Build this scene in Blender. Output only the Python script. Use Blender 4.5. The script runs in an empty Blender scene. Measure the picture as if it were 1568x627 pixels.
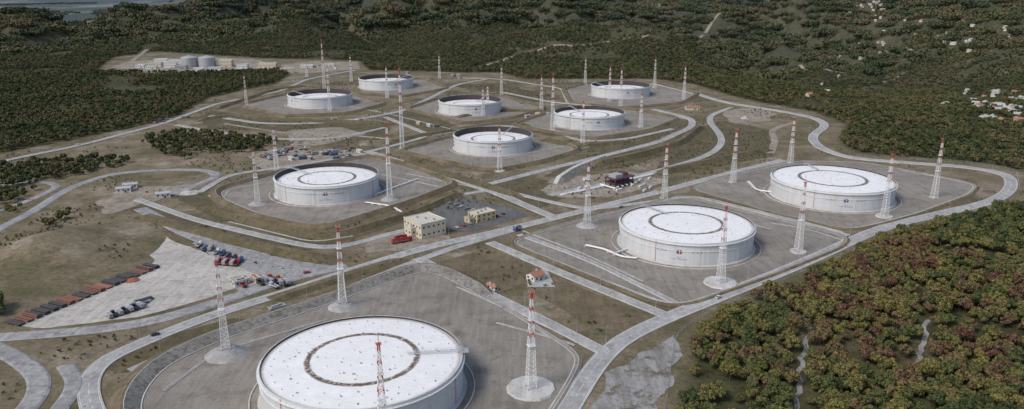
import bpy, math, random
import numpy as np
from mathutils import Vector
random.seed(7); RNG=np.random.RandomState(11)
scene=bpy.context.scene
# ------------------------------------------------------------------ image pixels to ground plane
PITCH=math.radians(16.3); FOC=1200.0; CAMZ=189.0
CP,SP=math.cos(PITCH),math.sin(PITCH)
def ray(u,v):
    a=(u-784)/FOC; b=(313.5-v)/FOC
    return a, CP+b*SP, -SP+b*CP
def P(u,v,z=0.0):
    """back-project an image pixel through the camera onto a level ground plane"""
    dx,dy,dz=ray(u,v); t=(CAMZ-z)/(-dz)
    return (dx*t,dy*t)
def depth(u,v,z=0.0):
    return (CAMZ-z)/(-ray(u,v)[2])
def PL(pts): return [P(*p) for p in pts]
# ------------------------------------------------------------------ noise
_T=RNG.rand(256,256)
def vn(x,y):
    x=np.asarray(x,float); y=np.asarray(y,float)
    xi=np.floor(x).astype(int); yi=np.floor(y).astype(int)
    fx=x-xi; fy=y-yi; fx=fx*fx*(3-2*fx); fy=fy*fy*(3-2*fy)
    a=_T[xi&255,yi&255]; b=_T[(xi+1)&255,yi&255]; c=_T[xi&255,(yi+1)&255]; d=_T[(xi+1)&255,(yi+1)&255]
    return (a*(1-fx)+b*fx)*(1-fy)+(c*(1-fx)+d*fx)*fy
def fbm(x,y,o=4):
    s=0;a=.5;t=0
    for i in range(o):
        s=s+a*vn(x*2**i+17*i,y*2**i+5*i); t+=a; a*=.5
    return s/t
def ss(x,a,b):
    t=np.clip((x-a)/(b-a),0,1); return t*t*(3-2*t)
def sdf(x,y,poly):
    x=np.asarray(x,float);y=np.asarray(y,float)
    d=np.full(x.shape,1e18); ins=np.zeros(x.shape,bool); n=len(poly)
    for i in range(n):
        ax,ay=poly[i]; bx,by=poly[(i+1)%n]
        ex,ey=bx-ax,by-ay; L=ex*ex+ey*ey+1e-9
        t=np.clip(((x-ax)*ex+(y-ay)*ey)/L,0,1)
        d=np.minimum(d,(x-ax-t*ex)**2+(y-ay-t*ey)**2)
        c=((ay>y)!=(by>y))&(x<(bx-ax)*(y-ay)/((by-ay)+1e-12)+ax)
        ins^=c
    d=np.sqrt(d); return np.where(ins,-d,d)
def pdist(x,y,pl):
    x=np.asarray(x,float);y=np.asarray(y,float); d=np.full(x.shape,1e18)
    for i in range(len(pl)-1):
        ax,ay=pl[i]; bx,by=pl[i+1]; ex,ey=bx-ax,by-ay; L=ex*ex+ey*ey+1e-9
        t=np.clip(((x-ax)*ex+(y-ay)*ey)/L,0,1)
        d=np.minimum(d,(x-ax-t*ex)**2+(y-ay-t*ey)**2)
    return np.sqrt(d)
# ------------------------------------------------------------------ terrain shape
SITE=PL([(60,900),(-260,720),(-200,400),(-120,262),(0,238),(120,215),(200,198),(270,182),(330,150),(430,128),(450,114),(440,108),(300,112),(150,110),(180,88),(240,80),(400,90),(480,92),(545,94),(560,108),(640,110),(700,112),(760,112),(800,122),(900,122),(1000,122),(1060,130),(1110,146),(1160,158),(1240,172),(1285,190),(1272,215),(1300,235),(1400,244),(1500,252),(1556,262),(1580,285),(1560,312),(1500,326),(1400,347),(1330,368),(1240,412),(1150,452),(1090,480),(1050,508),(1036,560),(1020,640),(980,900)])
KN=P(80,385)
def plainmask(x,y): return ss(-x/np.maximum(y,1),.34,.46)*ss(y,2900,3700)
def height(x,y):
    x=np.asarray(x,float); y=np.asarray(y,float)
    d=sdf(x,y,SITE); out=ss(d,10,650)
    m=ss(y,1200,2800)
    f=fbm(x/900+3.1,y/900+8.7,5)
    rg=1-np.abs(2*fbm(x/520+9.3,y/800+1.7,4)-1)
    h=out*((f-.5)*230*(.3+.7*m)-(rg-.7)*230*(.2+.8*m))
    def g(cx,cy,sx,sy,a): return a*np.exp(-((x-cx)/sx)**2-((y-cy)/sy)**2)
    h=h+out*(g(-100,3900,1000,700,190)+g(900,4800,1000,600,260)+g(1900,2700,600,500,110)+g(2600,5200,1600,900,280)+g(200,6800,3000,1200,330)-g(620,2300,170,800,70)-g(1000,1900,120,500,35)-g(1250,3900,200,1200,90)
       +g(-350,2550,520,260,75)+g(430,3050,420,230,105)+g(1500,2250,430,230,95)+g(1150,3200,500,240,110)+g(2300,3500,600,300,150)+g(-1500,2500,500,350,25)+g(250,2050,260,150,30))
    h=h+ss(d,2,60)*(-3+fbm(x/60,y/60,3)*6)
    L=plainmask(x,y)
    h=h*(1-L)+L*(-90+60*np.maximum(0,fbm(x/900,y/1500,4)-.5)*2)
    far=ss(y,8500,12000)
    h=h*(1-far)+far*(-60+520*ss(y,9500,15000)*fbm(x/2600,y/3000,5))
    return h+13*np.exp(-((x-KN[0])/34)**2-((y-KN[1])/36)**2)
def PT(u,v):
    dx,dy,dz=ray(u,v); t=np.linspace(250,9000,6000)
    hh=height(dx*t,dy*t); z=CAMZ+dz*t
    k=np.argmax(z<hh); return (dx*t[k],dy*t[k],float(hh[k]))
# ------------------------------------------------------------------ materials
def newmat(name):
    m=bpy.data.materials.new(name); m.use_nodes=True; nt=m.node_tree
    return m,nt,nt.nodes['Principled BSDF']
def N(nt,t,**k):
    n=nt.nodes.new(t)
    for a,b in k.items(): setattr(n,a,b)
    return n
def pos(nt): return N(nt,'ShaderNodeNewGeometry').outputs['Position']
def noise(nt,vec,sc,det=4,ro=.55):
    n=N(nt,'ShaderNodeTexNoise'); n.inputs['Scale'].default_value=sc; n.inputs['Detail'].default_value=det; n.inputs['Roughness'].default_value=ro
    nt.links.new(vec,n.inputs['Vector']); return n.outputs['Fac']
def ramp(nt,fac,stops,interp='LINEAR'):
    r=N(nt,'ShaderNodeValToRGB'); cr=r.color_ramp; cr.interpolation=interp
    while len(cr.elements)<len(stops): cr.elements.new(.5)
    for e,(p,c) in zip(cr.elements,stops):
        e.position=p; e.color=(*c,1) if len(c)==3 else c
    nt.links.new(fac,r.inputs['Fac']); return r.outputs['Color']
def mix(nt,fac,a,b,mode='MIX'):
    m=N(nt,'ShaderNodeMix',data_type='RGBA',blend_type=mode)
    if isinstance(fac,(int,float)): m.inputs['Factor'].default_value=fac
    else: nt.links.new(fac,m.inputs['Factor'])
    for i,c in ((6,a),(7,b)):
        if isinstance(c,tuple): m.inputs[i].default_value=(*c,1)
        else: nt.links.new(c,m.inputs[i])
    return m.outputs[2]
def mrange(nt,val,a,b,c=0,d=1):
    m=N(nt,'ShaderNodeMapRange'); nt.links.new(val,m.inputs[0])
    for i,x in zip((1,2,3,4),(a,b,c,d)): m.inputs[i].default_value=x
    return m.outputs[0]
def haze_tint(nt,col):  # distance haze painted into the base colour: fades to blue-grey with world Y
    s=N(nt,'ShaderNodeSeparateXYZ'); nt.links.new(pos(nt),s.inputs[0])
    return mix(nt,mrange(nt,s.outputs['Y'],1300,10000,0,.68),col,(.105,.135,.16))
def ground(name,c1,c2,c3=None,s1=.02,s2=.6,rough=.95,bump=.3,bs=1.5):
    m,nt,b=newmat(name); p=pos(nt)
    n1=noise(nt,p,s1,6,.65); n2=noise(nt,p,s2,5,.7)
    col=ramp(nt,n1,[(.35,c1),(.62,c2)])
    if c3: col=mix(nt,mrange(nt,noise(nt,p,s1*4.3,5,.7),.50,.68),col,c3)
    mp=N(nt,'ShaderNodeMapping'); mp.inputs['Rotation'].default_value=(0,0,.6); mp.inputs['Scale'].default_value=(.35,.03,1); nt.links.new(p,mp.inputs[0])
    col=mix(nt,1.0,col,ramp(nt,noise(nt,mp.outputs[0],1,4,.6),[(.35,(.88,.88,.88)),(.65,(1.1,1.1,1.1))]),'MULTIPLY')
    g=ramp(nt,n2,[(.25,(.72,.72,.72)),(.75,(1.25,1.25,1.25))])
    col=mix(nt,1.0,col,g,'MULTIPLY')
    nt.links.new(col,b.inputs['Base Color']); b.inputs['Roughness'].default_value=rough
    b.inputs['Specular IOR Level'].default_value=.2
    bp=N(nt,'ShaderNodeBump'); bp.inputs['Strength'].default_value=bump; bp.inputs['Distance'].default_value=.3
    nt.links.new(noise(nt,p,bs,4,.7),bp.inputs['Height']); nt.links.new(bp.outputs[0],b.inputs['Normal'])
    return m
def plain(name,c,rough=.6,metal=0,var=.15,sc=.8):
    m,nt,b=newmat(name); n=noise(nt,pos(nt),sc,4,.6)
    lo=tuple(x*(1-var) for x in c); hi=tuple(min(1,x*(1+var)) for x in c)
    nt.links.new(ramp(nt,n,[(.3,lo),(.7,hi)]),b.inputs['Base Color'])
    b.inputs['Roughness'].default_value=rough; b.inputs['Metallic'].default_value=metal
    return m
M={}
M['pad']=ground('gravel_pad',(.205,.185,.158),(.27,.248,.218),(.165,.148,.124),.018,.9)
M['padlight']=ground('pale_gravel',(.38,.36,.325),(.48,.455,.415),(.30,.28,.25),.03,.5)
M['road']=ground('concrete_road',(.31,.305,.295),(.39,.385,.375),(.26,.255,.245),.03,.35,.85,.1)
M['asphalt']=ground('asphalt',(.10,.10,.10),(.14,.14,.135),None,.05,.8,.9,.1)
M['greyroad']=ground('grey_dirt_road',(.24,.24,.24),(.34,.335,.33),(.19,.18,.168),.04,.4)
M['kerb']=ground('kerb_concrete',(.42,.41,.39),(.52,.51,.485),None,.1,1.2,.85,.1)
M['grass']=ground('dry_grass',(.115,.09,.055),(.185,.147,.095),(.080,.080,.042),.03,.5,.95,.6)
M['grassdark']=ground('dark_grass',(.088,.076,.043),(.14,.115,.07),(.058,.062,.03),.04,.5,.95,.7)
M['dirt']=ground('bare_dirt',(.22,.185,.145),(.33,.292,.24),(.15,.125,.088),.04,.5)
M['line']=plain('road_paint',(.75,.75,.73),.7)
M['mast_white']=plain('mast_white_paint',(.68,.68,.68),.5)
M['mast_red']=plain('mast_red_paint',(.40,.075,.055),.5)
M['steel']=plain('galvanised_steel',(.42,.43,.44),.45,.3)
M['pipe']=plain('white_pipe',(.66,.67,.67),.45)
M['beige']=plain('beige_wall',(.56,.50,.39),.8)
M['yellow']=plain('yellow_wall',(.55,.45,.26),.8)
M['whitewall']=plain('white_wall',(.60,.60,.58),.8)
M['roofgrey']=plain('roof_grey',(.38,.38,.37),.8)
M['roofbeige']=plain('roof_beige',(.52,.49,.42),.8)
M['roofred']=plain('roof_terracotta',(.33,.15,.10),.8)
M['glass']=plain('window_glass',(.04,.05,.06),.15)
M['dark']=plain('dark_rubber',(.02,.02,.02),.7)
M['purple']=plain('maroon_steel',(.10,.035,.045),.6)
M['rust']=plain('rusty_pipe',(.17,.07,.045),.7)
M['black']=plain('black_pipe',(.038,.035,.036),.6)
M['orange']=plain('orange_pipe',(.26,.10,.06),.6)
M['letter']=plain('lettering_blue_grey',(.16,.18,.27),.6)
for n,c in (('carwhite',(.6,.6,.6)),('carred',(.36,.03,.03)),('carblue',(.06,.11,.24)),('cardark',(.04,.04,.05)),('carsilver',(.30,.31,.32)),('carorange',(.42,.15,.04))):
    M[n]=plain(n+'_paint',c,.35,0,.08)
def riprap():
    m,nt,b=newmat('riprap_slabs'); p=pos(nt)
    v=N(nt,'ShaderNodeTexVoronoi'); v.inputs['Scale'].default_value=.5; nt.links.new(p,v.inputs['Vector'])
    c=ramp(nt,v.outputs['Distance'],[(.0,(.235,.225,.20)),(.55,(.19,.18,.16)),(.8,(.12,.11,.095))])
    c=mix(nt,1.0,c,ramp(nt,noise(nt,p,.08,5),[(.3,(.75,.75,.75)),(.7,(1.2,1.2,1.2))]),'MULTIPLY')
    nt.links.new(c,b.inputs['Base Color']); b.inputs['Roughness'].default_value=.95
    return m
M['riprap']=riprap()
def rocky():
    m,nt,b=newmat('rocky_bank'); p=pos(nt)
    mp=N(nt,'ShaderNodeMapping'); mp.inputs['Rotation'].default_value=(0,0,-.35); mp.inputs['Scale'].default_value=(.11,.02,.1); nt.links.new(p,mp.inputs[0])
    c=ramp(nt,noise(nt,mp.outputs[0],1,6,.7),[(.3,(.13,.105,.075)),(.45,(.22,.21,.195)),(.58,(.31,.31,.305)),(.70,(.17,.145,.11))])
    c=mix(nt,mrange(nt,noise(nt,p,.09,5,.75),.5,.62),c,(.12,.098,.062))
    c=mix(nt,1.0,c,ramp(nt,noise(nt,p,.7,6,.75),[(.25,(.6,.6,.6)),(.75,(1.3,1.3,1.3))]),'MULTIPLY')
    nt.links.new(c,b.inputs['Base Color']); b.inputs['Roughness'].default_value=.95
    return m
M['rocky']=rocky()
def shellmat():
    m,nt,b=newmat('tank_shell_white')
    tc=N(nt,'ShaderNodeTexCoord'); s=N(nt,'ShaderNodeSeparateXYZ'); nt.links.new(tc.outputs['Object'],s.inputs[0])
    mo=N(nt,'ShaderNodeMath',operation='PINGPONG'); mo.inputs[1].default_value=1.1; nt.links.new(s.outputs['Z'],mo.inputs[0])
    seam=mrange(nt,mo.outputs[0],0,.07,.86,1)
    mp=N(nt,'ShaderNodeMapping'); mp.inputs['Scale'].default_value=(.5,.5,.035); nt.links.new(tc.outputs['Object'],mp.inputs[0])
    c=ramp(nt,noise(nt,mp.outputs[0],1.0,6,.7),[(.25,(.47,.475,.48)),(.5,(.58,.585,.59)),(.8,(.64,.645,.65))])
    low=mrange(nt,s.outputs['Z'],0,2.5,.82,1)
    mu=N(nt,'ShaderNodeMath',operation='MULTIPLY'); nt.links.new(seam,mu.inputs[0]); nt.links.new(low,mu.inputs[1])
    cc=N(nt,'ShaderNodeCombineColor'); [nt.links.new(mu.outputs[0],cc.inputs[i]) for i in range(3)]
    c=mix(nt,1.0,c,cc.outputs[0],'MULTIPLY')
    nt.links.new(c,b.inputs['Base Color']); b.inputs['Roughness'].default_value=.45
    return m
def roofmat(name,light):
    m,nt,b=newmat(name)
    uv=N(nt,'ShaderNodeUVMap'); L=N(nt,'ShaderNodeVectorMath',operation='LENGTH'); nt.links.new(uv.outputs[0],L.inputs[0])
    oi=N(nt,'ShaderNodeObjectInfo'); ad=N(nt,'ShaderNodeVectorMath',operation='MULTIPLY_ADD'); cx=N(nt,'ShaderNodeCombineXYZ'); nt.links.new(oi.outputs['Random'],cx.inputs[2]); 
    ad.inputs[1].default_value=(0,0,37); nt.links.new(cx.outputs[0],ad.inputs[0]); nt.links.new(uv.outputs[0],ad.inputs[2]); V=ad.outputs[0]
    n1=noise(nt,V,5,6,.7); n2=noise(nt,V,45,4,.8); n3=noise(nt,V,16,5,.7)
    a=N(nt,'ShaderNodeMath',operation='MULTIPLY_ADD'); nt.links.new(n3,a.inputs[0]); a.inputs[1].default_value=.05; nt.links.new(L.outputs['Value'],a.inputs[2])
    ring=ramp(nt,a.outputs[0],[(.535,(0,0,0)),(.553,(1,1,1)),(.592,(1,1,1)),(.612,(0,0,0))])
    rr=mix(nt,1.0,ring,ramp(nt,noise(nt,V,24,5,.85),[(.38,(.3,.3,.3)),(.48,(1,1,1))]),'MULTIPLY')
    c=ramp(nt,n1,[(.3,tuple(x*.88 for x in light)),(.65,light)])
    c=mix(nt,mrange(nt,n2,.58,.70,0,.65),c,(.36,.33,.29))
    c=mix(nt,mrange(nt,noise(nt,V,3,6,.8),.55,.75,0,.3),c,(.52,.49,.44))
    br=N(nt,'ShaderNodeTexBrick'); br.inputs['Scale'].default_value=9; br.inputs['Mortar Size'].default_value=.010; br.inputs['Color1'].default_value=(1,1,1,1); br.inputs['Color2'].default_value=(.96,.96,.96,1); br.inputs['Mortar'].default_value=(.86,.85,.83,1)
    nt.links.new(uv.outputs[0],br.inputs['Vector']); c=mix(nt,1.0,c,br.outputs['Color'],'MULTIPLY')
    bw=N(nt,'ShaderNodeRGBToBW'); nt.links.new(rr,bw.inputs[0])
    c=mix(nt,bw.outputs[0],c,(.13,.085,.05))
    edge=ramp(nt,a.outputs[0],[(.975,(0,0,0)),(.998,(.6,.6,.6))]); bw2=N(nt,'ShaderNodeRGBToBW'); nt.links.new(edge,bw2.inputs[0])
    c=mix(nt,bw2.outputs[0],c,(.3,.27,.22))
    nt.links.new(c,b.inputs['Base Color']); b.inputs['Roughness'].default_value=.6
    return m
M['shell']=shellmat(); M['roof']=roofmat('tank_roof_white',(.85,.845,.835))
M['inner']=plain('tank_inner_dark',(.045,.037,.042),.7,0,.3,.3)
M['logoblue']=plain('emblem_blue',(.03,.08,.28),.5); M['logored']=plain('emblem_red',(.38,.08,.08),.5)
def foliage(name,stops,gain=1):
    m,nt,b=newmat(name)
    oi=N(nt,'ShaderNodeObjectInfo'); p=pos(nt)
    big=noise(nt,p,.006,5,.65)
    a=N(nt,'ShaderNodeMath',operation='MULTIPLY_ADD'); nt.links.new(oi.outputs['Random'],a.inputs[0]); a.inputs[1].default_value=.6
    sb=mrange(nt,big,.3,.7,-.15,.55); nt.links.new(sb,a.inputs[2])
    c=ramp(nt,a.outputs[0],stops)
    c=mix(nt,1.0,c,ramp(nt,noise(nt,p,.8,3,.7),[(.3,(.5,.5,.5)),(.7,(1.5,1.5,1.5))]),'MULTIPLY')
    c=haze_tint(nt,c)
    nt.links.new(c,b.inputs['Base Color']); b.inputs['Roughness'].default_value=.8; b.inputs['Specular IOR Level'].default_value=.15
    return m
LS=[(0,(.050,.070,.028)),(.28,(.080,.096,.036)),(.46,(.118,.120,.042)),(.60,(.175,.155,.052)),(.72,(.145,.108,.055)),(.85,(.120,.062,.044)),(1,(.20,.16,.065))]
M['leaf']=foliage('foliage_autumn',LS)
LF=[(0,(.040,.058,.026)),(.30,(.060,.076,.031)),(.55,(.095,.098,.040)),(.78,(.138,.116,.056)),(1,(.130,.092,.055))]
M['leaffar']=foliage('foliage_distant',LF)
M['bark']=plain('bark',(.07,.055,.04),.95)
# ------------------------------------------------------------------ mesh helper
def link(o,parent=None):
    scene.collection.objects.link(o)
    if parent: o.parent=parent
    return o
def empty(name,loc=(0,0,0),rot=0,parent=None):
    e=bpy.data.objects.new(name,None); e.location=loc; e.rotation_euler=(0,0,rot); e.empty_display_size=1
    return link(e,parent)
class MB:
    def __init__(s): s.v=[];s.f=[];s.m=[]
    def quad(s,vs,m=0):
        k=len(s.v); s.v+=[tuple(p) for p in vs]; s.f.append(tuple(range(k,k+len(vs)))); s.m.append(m)
    def box(s,c,d,m=0,rot=0,taper=1):
        k=len(s.v); cr,sr=math.cos(rot),math.sin(rot)
        for z in (-.5,.5):
            t=1 if z<0 else taper
            for x,y in ((-.5,-.5),(.5,-.5),(.5,.5),(-.5,.5)):
                X,Y=x*d[0]*t,y*d[1]*t
                s.v.append((c[0]+X*cr-Y*sr,c[1]+X*sr+Y*cr,c[2]+z*d[2]))
        for f in ((0,3,2,1),(4,5,6,7),(0,1,5,4),(1,2,6,5),(2,3,7,6),(3,0,4,7)):
            s.f.append(tuple(k+i for i in f)); s.m.append(m)
    def beam(s,p,q,w,m=0,n=4,w2=None):
        p=Vector(p);q=Vector(q);d=(q-p)
        if d.length<1e-6:return
        d.normalize(); u=d.orthogonal().normalized(); w_=d.cross(u); k=len(s.v); w2=w if w2 is None else w2
        for c,r in ((p,w),(q,w2)):
            for i in range(n):
                a=2*math.pi*(i+.5)/n; s.v.append(tuple(c+(u*math.cos(a)+w_*math.sin(a))*r*.5))
        for i in range(n):
            j=(i+1)%n; s.f.append((k+i,k+j,k+n+j,k+n+i)); s.m.append(m)
        s.f.append(tuple(k+n+i for i in range(n))); s.m.append(m)
        s.f.append(tuple(k+i for i in reversed(range(n)))); s.m.append(m)
    def lathe(s,prof,n=48,m=0,c=(0,0),mats=None,cap=False):
        k=len(s.v)
        for r,z in prof:
            for i in range(n):
                a=2*math.pi*i/n; s.v.append((c[0]+r*math.cos(a),c[1]+r*math.sin(a),z))
        for j in range(len(prof)-1):
            for i in range(n):
                i2=(i+1)%n
                s.f.append((k+j*n+i,k+j*n+i2,k+(j+1)*n+i2,k+(j+1)*n+i)); s.m.append(mats[j] if mats else m)
        if cap:
            j=len(prof)-1; s.f.append(tuple(k+j*n+i for i in range(n))); s.m.append(mats[-1] if mats else m)
    def build(s,name,mats,parent=None,loc=(0,0,0),rot=0,smooth=False,linkit=True):
        me=bpy.data.meshes.new(name); me.from_pydata(s.v,[],s.f)
        for m in mats: me.materials.append(M[m] if isinstance(m,str) else m)
        me.polygons.foreach_set('material_index',s.m)
        if smooth: me.polygons.foreach_set('use_smooth',[True]*len(s.f))
        me.update(); o=bpy.data.objects.new(name,me); o.location=loc; o.rotation_euler=(0,0,rot)
        if linkit: link(o,parent)
        return o
def chaikin(p,n,closed=False):
    p=[tuple(q) for q in p]
    for _ in range(n):
        q=[]; m=len(p)
        if not closed: q.append(p[0])
        for i in range(m if closed else m-1):
            a=p[i];b=p[(i+1)%m]
            q.append((a[0]*.75+b[0]*.25,a[1]*.75+b[1]*.25)); q.append((a[0]*.25+b[0]*.75,a[1]*.25+b[1]*.75))
        if not closed: q.append(p[-1])
        p=q
    return p
def rnd(p,r,closed=False,k=7):
    out=[]; n=len(p)
    for i in range(n):
        if not closed and i in (0,n-1): out.append(tuple(p[i])); continue
        a=p[(i-1)%n];b=p[i];c=p[(i+1)%n]
        la=math.hypot(a[0]-b[0],a[1]-b[1]) or 1; lc=math.hypot(c[0]-b[0],c[1]-b[1]) or 1
        ra=min(r,la*.46)/la; rc=min(r,lc*.46)/lc
        s=(b[0]+(a[0]-b[0])*ra,b[1]+(a[1]-b[1])*ra); e=(b[0]+(c[0]-b[0])*rc,b[1]+(c[1]-b[1])*rc)
        for j in range(k):
            t=j/(k-1); out.append(((1-t)**2*s[0]+2*t*(1-t)*b[0]+t*t*e[0],(1-t)**2*s[1]+2*t*(1-t)*b[1]+t*t*e[1]))
    return out
def normals(p,closed):
    n=len(p); out=[]
    for i in range(n):
        a=p[(i-1)%n] if (closed or i>0) else p[i]; b=p[i]; c=p[(i+1)%n] if (closed or i<n-1) else p[i]
        def un(a,b):
            d=math.hypot(b[0]-a[0],b[1]-a[1]); return ((b[0]-a[0])/d,(b[1]-a[1])/d) if d>1e-9 else None
        d1=un(a,b); d2=un(b,c); d1=d1 or d2; d2=d2 or d1
        n1=(-d1[1],d1[0]); n2=(-d2[1],d2[0]); mx,my=n1[0]+n2[0],n1[1]+n2[1]; l=math.hypot(mx,my) or 1
        mx/=l;my/=l; k=1/max(.5,mx*n1[0]+my*n1[1]); out.append((mx*k,my*k))
    return out
def sweep(name,p,prof,mats,midx,closed=False,z0=0,parent=None,drape=False,taper=0):
    ns=normals(p,closed); mb=MB(); K=len(prof); m=len(p)
    acc=[0]
    for i in range(1,m): acc.append(acc[-1]+math.hypot(p[i][0]-p[i-1][0],p[i][1]-p[i-1][1]))
    # insert an extra station near each end so that raised banks slope down to grade
    if taper and not closed and acc[-1]>3*taper:
        def at(d):
            for i in range(1,m):
                if acc[i]>=d:
                    t=(d-acc[i-1])/max(1e-9,acc[i]-acc[i-1]); return (p[i-1][0]+(p[i][0]-p[i-1][0])*t,p[i-1][1]+(p[i][1]-p[i-1][1])*t)
        T=acc[-1]; p=[p[0],at(taper)]+[q for q,a in zip(p,acc) if taper+.5<a<T-taper-.5]+[at(T-taper),p[-1]]
        ns=normals(p,False); m=len(p)
    for i,((x,y),(nx,ny)) in enumerate(zip(p,ns)):
        kz=.03 if (taper and not closed and i in (0,m-1)) else 1
        for o,z in prof:
            X,Y=x+nx*o,y+ny*o
            zz=float(height(np.array([X]),np.array([Y]))[0]) if drape else 0
            mb.v.append((X,Y,z*kz+z0+zz))
    for i in range(m if closed else m-1):
        j=(i+1)%m
        for k in range(K-1):
            mb.f.append((i*K+k,j*K+k,j*K+k+1,i*K+k+1)); mb.m.append(midx[k])
    return mb.build(name,mats,parent)
def polyarea(p): return .5*sum(p[i][0]*p[(i+1)%len(p)][1]-p[(i+1)%len(p)][0]*p[i][1] for i in range(len(p)))
ZL=[.06]
def nz():
    ZL[0]+=.006; return ZL[0]
def ragged(p,amp):
    q=[]; n=len(p)
    for i in range(n):
        a=p[i];b=p[(i+1)%n]; L=math.hypot(b[0]-a[0],b[1]-a[1]); c=max(1,int(L/5))
        for j in range(c):
            t=j/c; x=a[0]+(b[0]-a[0])*t; y=a[1]+(b[1]-a[1])*t
            q.append((x+(float(fbm(x/12,y/12,4))-.5)*amp*2,y+(float(fbm(x/12+50,y/12+9,4))-.5)*amp*2))
    return q
def sheet(name,px,mat,r=14,world=False,z=None,rag=0):
    p=list(px) if world else PL(px)
    if polyarea(p)<0: p=p[::-1]
    if r: p=rnd(p,r,True)
    if rag: p=ragged(p,rag)
    z=z or nz(); mb=MB(); mb.quad([(x,y,z) for x,y in p]); return mb.build(name,[mat])
ROADS=[]
ZR=[.45]
def road(name,px,w,mat='road',r=26,kerb=True,lines=False):
    p=rnd(PL(px),r); ZR[0]+=.008; z=ZR[0]; ROADS.append((p,w)); h=w/2
    if kerb: prof=[(-h-.5,-.4),(-h-.4,.10),(-h,.10),(-h,0),(h,0),(h,.10),(h+.4,.10),(h+.5,-.4)]; mi=[1,1,1,0,1,1,1]
    else: prof=[(-h-1.2,-.42),(-h,0),(h,0),(h+1.2,-.42)]; mi=[0,0,0]
    o=sweep(name,p,prof,[mat,'kerb'],mi,z0=z)
    if lines:
        for s in (-h+.5,h-.5): sweep('edge_marking',p,[(s-.09,.004),(s+.09,.004)],['line'],[0],z0=z,parent=o)
        mb=MB(); acc=0
        for (ax,ay),(bx,by) in zip(p[:-1],p[1:]):
            L=math.hypot(bx-ax,by-ay)
            if L<.1: continue
            dx,dy=(bx-ax)/L,(by-ay)/L; t=0
            while t<L:
                if int((acc+t)/4)%2==0:
                    e=min(L,t+3.9); nx,ny=-dy*.08,dx*.08
                    mb.quad([(ax+dx*t-nx,ay+dy*t-ny,z+.004),(ax+dx*e-nx,ay+dy*e-ny,z+.004),(ax+dx*e+nx,ay+dy*e+ny,z+.004),(ax+dx*t+nx,ay+dy*t+ny,z+.004)])
                t+=4
            acc+=L
        mb.build('centre_marking',['line'],o)
    return o
def berm(name,px,h=2.5,inner='riprap',r=14,wide=4.5,crest=1.6,closed=True,outer='grass'):
    p=PL(px)
    if closed and polyarea(p)<0: p=p[::-1]
    p=rnd(p,r,closed)
    return sweep(name,p,[(.6,.12),(0,.12),(0,.1),(-wide,h),(-wide-.3,h),(-wide-crest,h),(-wide*2-crest,.0)],[inner,'kerb',outer],[1,1,0,1,2,2],closed,z0=.25,taper=14)
# ------------------------------------------------------------------ terrain
def axis(a,b,step,lo,hi,gr):
    mid=list(np.arange(a,b+.1,step)); s=step;x=mid[-1];up=[]
    while x<hi: s*=gr;x+=s;up.append(x)
    s=step;x=mid[0];dn=[]
    while x>lo: s*=gr;x-=s;dn.append(x)
    return np.array(dn[::-1]+mid+up)
xs=axis(-800,900,8,-24000,24000,1.022); ys=axis(120,1700,8,-2500,30000,1.018)
X,Y=np.meshgrid(xs,ys); Z=height(X,Y)
nx_,ny_=len(xs),len(ys)
co=np.stack([X.ravel(),Y.ravel(),Z.ravel()],1).astype(np.float32)
idx=np.arange(nx_*ny_).reshape(ny_,nx_)
fa=np.stack([idx[:-1,:-1].ravel(),idx[:-1,1:].ravel(),idx[1:,1:].ravel(),idx[1:,:-1].ravel()],1)
me=bpy.data.meshes.new('terrain'); me.vertices.add(len(co)); me.vertices.foreach_set('co',co.ravel())
me.loops.add(fa.size); me.loops.foreach_set('vertex_index',fa.ravel().astype(np.int32))
me.polygons.add(len(fa)); me.polygons.foreach_set('loop_start',np.arange(0,fa.size,4,dtype=np.int32))
me.update(calc_edges=True); me.polygons.foreach_set('use_smooth',np.ones(len(fa),bool))
cov=me.color_attributes.new('cover','FLOAT_COLOR','POINT')
D=sdf(X,Y,SITE); c=np.zeros((nx_*ny_,4),np.float32); c[:,0]=(1-ss(D,0,14)).ravel()
c[:,1]=(plainmask(X,Y)*(1-ss(Y,9000,11000))).ravel(); c[:,3]=1
cov.data.foreach_set('color',c.ravel())
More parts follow.
